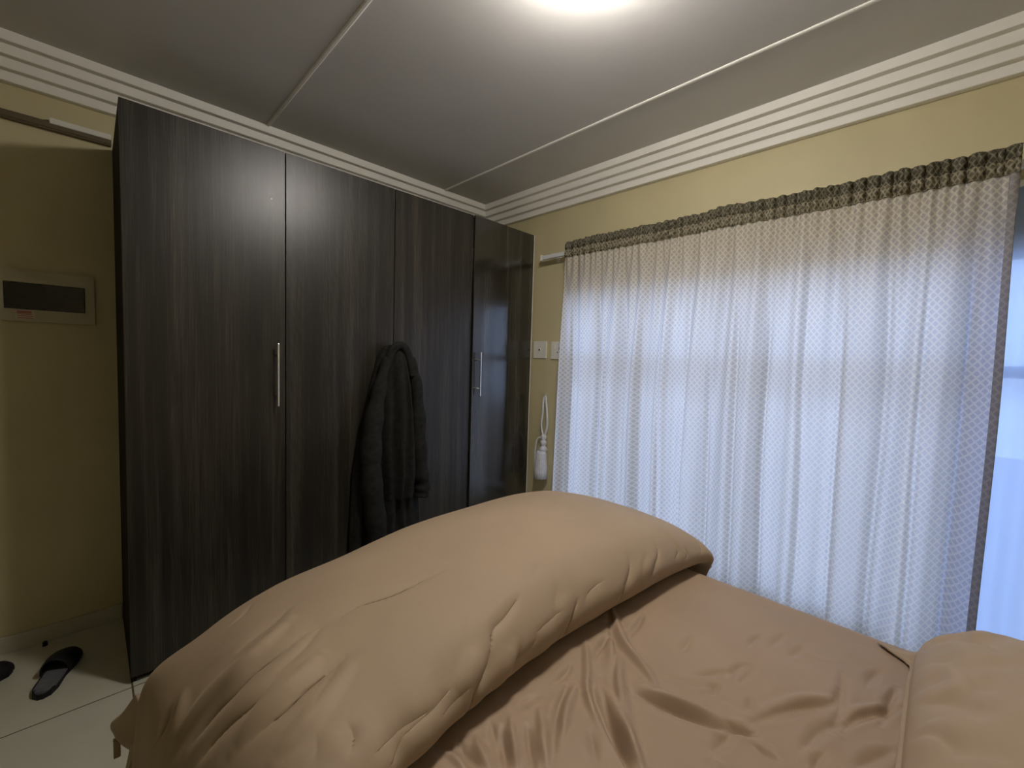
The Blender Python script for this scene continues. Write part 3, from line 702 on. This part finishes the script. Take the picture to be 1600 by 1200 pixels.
# ------------------------------------------------------------------ curtain
CYL, CYR, CTOP, CBOT = -.935, -2.862, 2.078, .10
HEADZ = 1.985
PINCH = [(.07, .030, .010, 1.9), (.16, .022, .009, 1.7), (.26, .034, .011, 1.9), (.34, .030, .010, 1.8), (.47, .040, .016, 1.9), (.58, .040, .018, 1.9), (.71, .026, .011, 1.7), (.83, .032, .013, 1.8), (.95, .022, .010, 1.6), (1.08, .034, .013, 1.8), (1.21, .026, .011, 1.7), (1.36, .036, .014, 1.9), (1.49, .026, .011, 1.7), (1.62, .040, .015, 1.95), (1.73, .034, .012, 1.9), (1.84, .040, .012, 1.95)]
def curtain_surface(y0, y1, z0, z1, ny, nz_, xoff=0.0):
    y = np.linspace(y0, y1, ny)[:, None]; z = np.linspace(z0, z1, nz_)[None, :]
    Y = np.repeat(y, nz_, 1); Z = np.repeat(z, ny, 0)
    s = (CYL-Y)
    fine = .0085*np.sin(2*PI*s/.043+1.2*vnoise(s*6, Z*0, 51)*2) + .004*vnoise(s*38, Z*2, 52)
    ph = 2*PI*s/.190 + 3.6*vnoise(s*2.3, Z*.25+7, 53)
    coarse =   .028*np.sin(ph) + .008*np.sin(2.3*ph+1.1+.6*vnoise(s*3, Z*.8, 58)) + .020*vnoise(s*4.0, Z*.4, 54)
    mid = .012*np.sin(2*PI*s/.083+2*vnoise(s*4, Z*.3, 55))
    g1 = sstep(2.0, 1.75, Z); g2 = sstep(1.95, 1.1, Z)
    f = fine*(1-.88*g1) + mid*g1*(1-.5*g2) + coarse*(.15+.85*g2)*sstep(2.04, 1.9, Z)
    pin = np.zeros_like(Y)
    for (sp_, dep, wd_, zt) in PINCH:
        c = sp_ + .012*vnoise(Z*1.2+sp_*9, Z*0+2, 66)
        pin += min(dep, .030)*np.exp(-((s-c)/wd_)**2)*sstep(zt, zt-.5, Z)
    f = f + pin
    sag = .006*vnoise(s*3.0, s*0, 56) + .004*vnoise(s*9, s*0, 57)
    up = sstep(1.9, 2.05, Z)
    lean = .02*vnoise(s*1.5, Z*.7, 59)*g2
    X = -.120 + f + xoff
    return np.stack([X, Y+lean*.6, Z + sag*up], -1), s
cu = empty('curtain', (-.12, (CYL+CYR)/2, CBOT)); tag(cu, 'long lozenge-patterned silver-grey curtain drawn across the bright window', 'curtain')
def cuv(P, s, fullness=1.0):
    return np.stack([s*fullness, P[..., 2]], -1)
P, s = curtain_surface(CYL, CYR+.020, HEADZ, CBOT, 420, 170)
grid_obj('curtain_panel', P, M_CURT, cu, cuv(P, s))
P, s = curtain_surface(CYR+.020, CYR, HEADZ, CBOT, 12, 170)
P2 = P.copy(); P2[..., 0] -= .0
ho = grid_obj('side_hem', P2, M_CURTHEM, cu, cuv(P2, s)); ho['label'] = 'darker doubled side hem'
md = ho.modifiers.new('thickness', 'SOLIDIFY'); md.thickness = .004
def heading(name, z1, z0, mat, label, bulge):
    P, s = curtain_surface(CYL, CYR, z1, z0, 620, 16)
    q = (P[..., 2]-z0)/(z1-z0)
    ga = .006*np.sin(2*PI*s/.021+3*vnoise(s*9, s*0, 81)) + .006*vnoise(s*55, q*1.5, 82)
    P[..., 0] += (-bulge + ga)*np.clip(4*q*(1-q), .25, 1)
    P[..., 2] += .004*vnoise(s*30, s*0, 83)*(q > .9)*(z1 > 2.05)
    o = grid_obj(name, P, mat, cu, cuv(P, s)); o['label'] = label
    md = o.modifiers.new('thickness', 'SOLIDIFY'); md.thickness = .003
heading('heading_frill', CTOP, 2.030, M_CURTHEAD, 'dark gathered frill along the top', .006)
heading('heading_tape', 2.029, 1.982, M_CURTTAPE, 'puckered tape row', .008)

# sheer net hanging behind the right end of the curtain
sh = empty('sheer_curtain', (-.02, -3.02, .42)); tag(sh, 'pale bluish sheer net showing past the right edge of the curtain', 'curtain')
y = np.linspace(-2.74, -3.30, 120)[:, None]; z = np.linspace(1.975, .245, 60)[None, :]
Y = np.repeat(y, 60, 1); Z = np.repeat(z, 120, 0)
X = -.020 + .008*np.sin(2*PI*Y/.11+1.5*vnoise(Y*4, Z*.5, 61)) + .004*vnoise(Y*20, Z, 62)
grid_obj('net_panel', np.stack([X, Y, Z], -1), M_SHEER, sh)
bm = add_box(bmesh.new(), (-.034, -3.32, 1.962), (-.006, -2.72, 1.984), .003)
obj_bm('net_heading', bm, M_WHITE, sh)

# curtain track
tr = empty('curtain_track', (-.05, -1.9, 2.03)); tag(tr, 'white curtain track fixed on the wall above the window', 'curtain track')
bm = add_box(bmesh.new(), (-.078, -3.30, 2.012), (-.052, -.690, 2.040), .004)
obj_bm('track', bm, M_WHITEGLOSS, tr)
box('end_cap', (-.082, -.690, 2.006), (-.048, -.678, 2.046), M_WHITE, tr, .004)
for y in (-.78, -1.45, -2.1, -2.75, -3.2):
    bm = add_box(bmesh.new(), (-.060, y-.012, 2.041), (-.0, y+.012, 2.047), .001)
    add_box(bm, (-.006, y-.012, 1.995), (0, y+.012, 2.047), .001)
    obj_bm('bracket', bm, M_WHITE, tr)

# ------------------------------------------------------------------ wall plates
def plate(name, y0, y1, z0, z1):
    t = empty(name, (0, (y0+y1)/2, (z0+z1)/2))
    box('face_plate', (-.010, y0, z0), (0, y1, z1), M_WHITE, t, .003, 2)
    return t
t = plate('aerial_outlet', -.702, -.578, 1.322, 1.446); tag(t, 'square white wall plate with one centre hole beside the wardrobe', 'wall plate')
lathe('plug_ring', [(.011, 0), (.011, -.003), (.008, -.0035)], M_WHITE, t, (-.010, -.640, 1.384), 20, 'X')
lathe('plug_hole', [(.0065, 0), (.0065, -.0045)], M_DARKHOLE, t, (-.010, -.640, 1.384), 16, 'X')
t = plate('power_socket', -.872, -.748, 1.318, 1.442); tag(t, 'white power socket plate half tucked behind the curtain edge', 'socket')
for (dy, dz, r) in ((0, .018, .0055), (-.018, -.006, .0045), (.018, -.006, .0045)):
    lathe('socket_hole', [(r, 0), (r, -.0008)], M_DARKHOLE, t, (-.0100, -.825+dy, 1.372+dz), 14, 'X')
box('rocker_switch', (-.0135, -.785, 1.390), (-.009, -.765, 1.420), M_WHITE, t, .0015)

# distribution board
t = empty('distribution_board', (-2.47, 0, 1.51)); tag(t, 'beige electrical distribution board with dark smoked cover on the wall', 'fuse box')
bm = bmesh.new(); X0, X1, Z0, Z1 = -2.620, -2.330, 1.405, 1.618; cx0, cx1, cz0, cz1 = -2.596, -2.360, 1.455, 1.566
for lo, hi in (((X0, Z0), (X1, cz0)), ((X0, cz1), (X1, Z1)), ((X0, cz0), (cx0, cz1)), ((cx1, cz0), (X1, cz1))):
    add_box(bm, (lo[0], -.016, lo[1]), (hi[0], 0, hi[1]))
obj_bm('board_frame', bm, M_BEIGE, t)
box('recess_back', (cx0, -.003, cz0), (cx1, -.001, cz1), M_DARKHOLE, t)
for k in range(8):
    x = cx0+.020+k*.025
    b_ = box('breaker', (x, -.009, cz0+.012), (x+.0215, -.003, cz1-.020), M_BREAKER, t, .001, 1)
    box('breaker_toggle', (x+.006, -.0125, 1.500), (x+.0155, -.0085, 1.516), M_BREAKER, b_, .001, 1)
box('smoked_cover', (cx0+.001, -.0185, cz0+.001), (cx1-.001, -.0135, cz1-.001), M_SMOKE, t, .0015, 1)
sk = box('warning_sticker', (-2.566, -.0168, 1.416), (-2.512, -.0160, 1.452), M_STICK, t); sk['label'] = 'pale sticker with red print'
box('sticker_print', (-2.562, -.0173, 1.438), (-2.520, -.0168, 1.448), M_STICKRED, sk)
bm = bmesh.new()
for z in (1.419, 1.427, 1.434): add_box(bm, (-2.560, -.0173, z-.0015), (-2.516-.006*(z > 1.43), -.0168, z+.0015))
obj_bm('sticker_print', bm, M_STICKRED, sk)

# cable trunking high on the back wall
t = empty('cable_trunking', (-2.6, 0, 2.23)); tag(t, 'brown painted cable trunking running along the wall left of wardrobe', 'trunking')
box('trunk_base', (XL+.002, -.022, 2.214), (-2.2625, 0, 2.238), M_TRUNK, t, .002, 1)
box('trunk_lid', (XL+.002, -.026, 2.220), (-2.2625, -.021, 2.246), M_TRUNK, t, .0015, 1)
k = box('white_cover', (-2.452, -.030, 2.238), (-2.2625, 0, 2.262), M_WHITE, t, .002, 1); k['label'] = 'short white cover strip'

# ------------------------------------------------------------------ tassel tie-back on a hook
t = empty('tassel_tieback', (0, -.70, .75)); tag(t, 'silver cord tie-back with tassel hanging from a wall hook', 'tassel')
ty = -.722
tube('hook', smoothpath([(0, ty, 1.052), (-.022, ty, 1.050), (-.030, ty, 1.060), (-.028, ty, 1.072)], 5), .004, M_STEEL, t, 8)
cord = [(-.024, ty, 1.058), (-.026, ty-.010, 1.02), (-.024, ty-.020, .93), (-.026, ty-.028, .84), (-.027, ty-.012, .775), (-.027, ty, .755)]
tube('cord', smoothpath(cord, 6), .0075, M_CORD, t, 8)
cord = [(-.024, ty, 1.058), (-.028, ty+.012, 1.02), (-.026, ty+.018, .93), (-.026, ty+.026, .84), (-.027, ty+.010, .775), (-.027, ty, .755)]
tube('cord', smoothpath(cord, 6), .0075, M_CORD, t, 8)
lathe('knot', [(.006, .030), (.017, .024), (.021, .010), (.019, -.006), (.012, -.014)], M_CORD, t, (-.027, ty, .745), 20, 'Z', 10, .05)
cord = [(-.027, ty+.006, .745), (-.026, ty+.055, .735), (-.024, ty+.078, .66), (-.022, ty+.082, .54), (-.022, ty+.072, .455), (-.024, ty+.052, .452), (-.026, ty+.046, .50), (-.027, ty+.040, .62), (-.027, ty+.016, .72), (-.027, ty+.004, .742)]
tube('cord_loop', smoothpath(cord, 6), .0075, M_CORD, t, 8)
lathe('tassel_head', [(.010, .075), (.020, .068), (.024, .052), (.018, .038), (.016, .030), (.026, .018), (.029, .004), (.026, -.006)], M_TASSEL, t, (-.033, ty-.004, .660), 28, 'Z', 14, .04)
lathe('tassel_skirt', [(.030, .0), (.037, -.02), (.041, -.08), (.045, -.14), (.048, -.196), (.036, -.200)], M_TASSEL, t, (-.052, ty-.004, .656), 60, 'Z', 20, .05)

# ------------------------------------------------------------------ robe on the wardrobe handle
rb = empty('bathrobe', (-1.19, -.66, .2)); tag(rb, 'black fleece bathrobe hanging from a wardrobe door handle', 'bathrobe')
def drape(zs, left, right, depth, base_y, nfold, amp, seed, nu=90, nz_=90, tw=0.0):
    """closed hanging cloth: left/right outline at heights zs, bulging out from the door"""
    z = np.linspace(zs[0], zs[-1], nz_)
    zi = np.array(zs)[::-1]
    l = np.interp(z, zi, np.array(left)[::-1]); r = np.interp(z, zi, np.array(right)[::-1]); dp = np.interp(z, zi, np.array(depth)[::-1])
    u = np.linspace(0, 1, nu)[:, None]; Z = np.repeat(z[None, :], nu, 0)
    X = l[None, :] + (r-l)[None, :]*u
    ed = np.clip(1-(2*u-1)**2, 0, 1)**.5
    fold = np.sin(2*PI*nfold*u+tw*Z+1.5*vnoise(u*4+Z*0, Z*2, seed))+.5*vnoise(u*nfold*2.2+Z*0, Z*2.5, seed+1)
    grow = np.clip((zs[0]-Z)/.25, .25, 1)
    Yf = base_y - dp[None, :]*ed*(.85+.15*np.sin(3*u)) - amp*grow*fold*ed
    front = np.stack([X, np.minimum(Yf, base_y-.002), Z], -1)
    back = np.stack([X, np.full_like(X, base_y), Z], -1)[::-1]
    return np.concatenate([front, back[1:-1]], 0)
zs = [1.362, 1.34, 1.29, 1.16, .99, .82, .68, .53, .36, .22]
P = drape(zs, [-1.218, -1.240, -1.262, -1.298, -1.338, -1.375, -1.396, -1.402, -1.410, -1.412], [-1.170, -1.148, -1.125, -1.095, -1.070, -1.045, -1.02, -.995, -.985, -.985], [.040, .05, .055, .06, .065, .07, .075, .08, .08, .08], -.596, 5, .015, 71)
grid_obj('robe_body', P, M_ROBE, rb, None, True)
zs = [1.366, 1.34, 1.29, 1.16, .99, .82, .66, .535]
P = drape(zs, [-1.205, -1.225, -1.240, -1.255, -1.262, -1.262, -1.258, -1.250], [-1.155, -1.118, -1.098, -1.066, -1.045, -1.036, -1.022, -1.040], [.050, .075, .090, .100, .110, .115, .115, .100], -.612, 3.5, .016, 75, 80, 80)
grid_obj('hood_drape', P, M_ROBE, rb, None, True)
sl = smoothpath([(-1.235, -.668, 1.30), (-1.275, -.672, 1.16), (-1.315, -.680, .98), (-1.335, -.690, .78), (-1.325, -.700, .58), (-1.300, -.700, .38), (-1.295, -.695, .24)], 8)
bm = bmesh.new(); add_tube(bm, sl, [.022+.030*min(1, k/20)+.004*math.sin(k*.9) for k in range(len(sl))], 18)
obj_bm('sleeve', bm, M_ROBE, rb, True)
sl = smoothpath([(-1.105, -.680, 1.30), (-1.078, -.690, 1.18), (-1.060, -.690, 1.0), (-1.052, -.690, .82), (-1.035, -.690, .66), (-1.02, -.685, .58), (-1.025, -.68, .52)], 8)
bm = bmesh.new(); add_tube(bm, sl, [.020+.022*min(1, k/20)+.004*math.sin(k*.8) for k in range(len(sl))], 18)
obj_bm('sleeve', bm, M_ROBE, rb, True)
cl_ = smoothpath([(-1.245, -.672, 1.24), (-1.222, -.682, 1.325), (-1.190, -.690, 1.362), (-1.150, -.690, 1.352), (-1.118, -.688, 1.29), (-1.098, -.690, 1.20)], 8)
tube('collar', cl_, .022, M_ROBE, rb, 14)
tube('belt_loop', smoothpath([(-1.03, -.665, .78), (-1.005, -.66, .74), (-.985, -.655, .68), (-.99, -.65, .62), (-1.02, -.65, .60)], 6), .008, M_ROBE, rb, 8)

# ------------------------------------------------------------------ slippers
def slipper(loc, ang, label):
    r = empty('slipper', (0, 0, 0))
    ts = np.linspace(0, 1, 30)
    def half(t): return np.interp(t, [0, .06, .2, .45, .7, .88, .97, 1], [.008, .026, .036, .036, .045, .042, .022, .006])
    def mid(t): return .006*np.sin(PI*t)
    Lh = .265
    def slab(name, z0, z1, inset, mat, t0=0, t1=1):
        bm = bmesh.new(); tt = np.linspace(t0, t1, 34)
        out = [(t*Lh, mid(t)+max(half(t)-inset, .002)) for t in tt] + [(t*Lh, mid(t)-max(half(t)-inset, .002)) for t in tt[::-1]]
        A = [bm.verts.new((x, y, z0)) for x, y in out]; B = [bm.verts.new((x, y, z1)) for x, y in out]; n = len(out)
        for i in range(n): bm.faces.new((A[i], A[(i+1) % n], B[(i+1) % n], B[i]))
        bm.faces.new(A[::-1]); bm.faces.new(B)
        return obj_bm(name, bm, mat, r)
    slab('sole', 0, .018, 0, M_RUBBER)
    ins = slab('insole', .018, .021, .006, M_INSOLE, .02, .95)
    for k in range(11):
        y = -.030+.006*k; x0 = .018 if abs(y) < .02 else .035
        box('rib', (x0, y-.0012, .0208), (.150, y+.0012, .0225), M_RIB, ins)
    # upper: an arch over the toe half
    n, m = 26, 22; t = np.linspace(.50, .985, n)[:, None]; a = np.linspace(0, PI, m)[None, :]
    hh = half(t); hgt = np.interp(t, [.5, .62, .8, .93, .985], [.062, .060, .047, .032, .016])
    X = np.repeat(t*Lh, m, 1)+.014*np.sin(a)*(t < .56)*-1; Y = mid(t)+hh*np.cos(a)*1.02; Z = .012+hgt*np.sin(a)**.8
    u = grid_obj('upper', np.stack([X, Y, Z], -1), M_RUBBER, r)
    md = u.modifiers.new('thickness', 'SOLIDIFY'); md.thickness = .005
    r.location = loc; r.rotation_euler = (0, 0, ang); tag(r, label, 'slipper', 'pair of slippers')
    return r
slipper((-2.505, -.458, 0), math.radians(73), 'black slipper with ribbed grey insole lying beside the wardrobe')
slipper((-2.815, -.315, 0), math.radians(35), 'black slipper cut off by the left edge, farther from the wardrobe')
t = empty('door_stop', (-2.513, -.045, 0)); tag(t, 'small black door stop on the floor by the wall', 'door stop')
lathe('stop_base', [(.009, 0), (.009, .003), (.006, .004)], M_RUBBER, t, (-2.513, -.045, 0), 20)
lathe('stop_head', [(.006, .004), (.008, .007), (.008, .015), (.005, .019)], M_RUBBER, t, (-2.513, -.045, 0), 20)
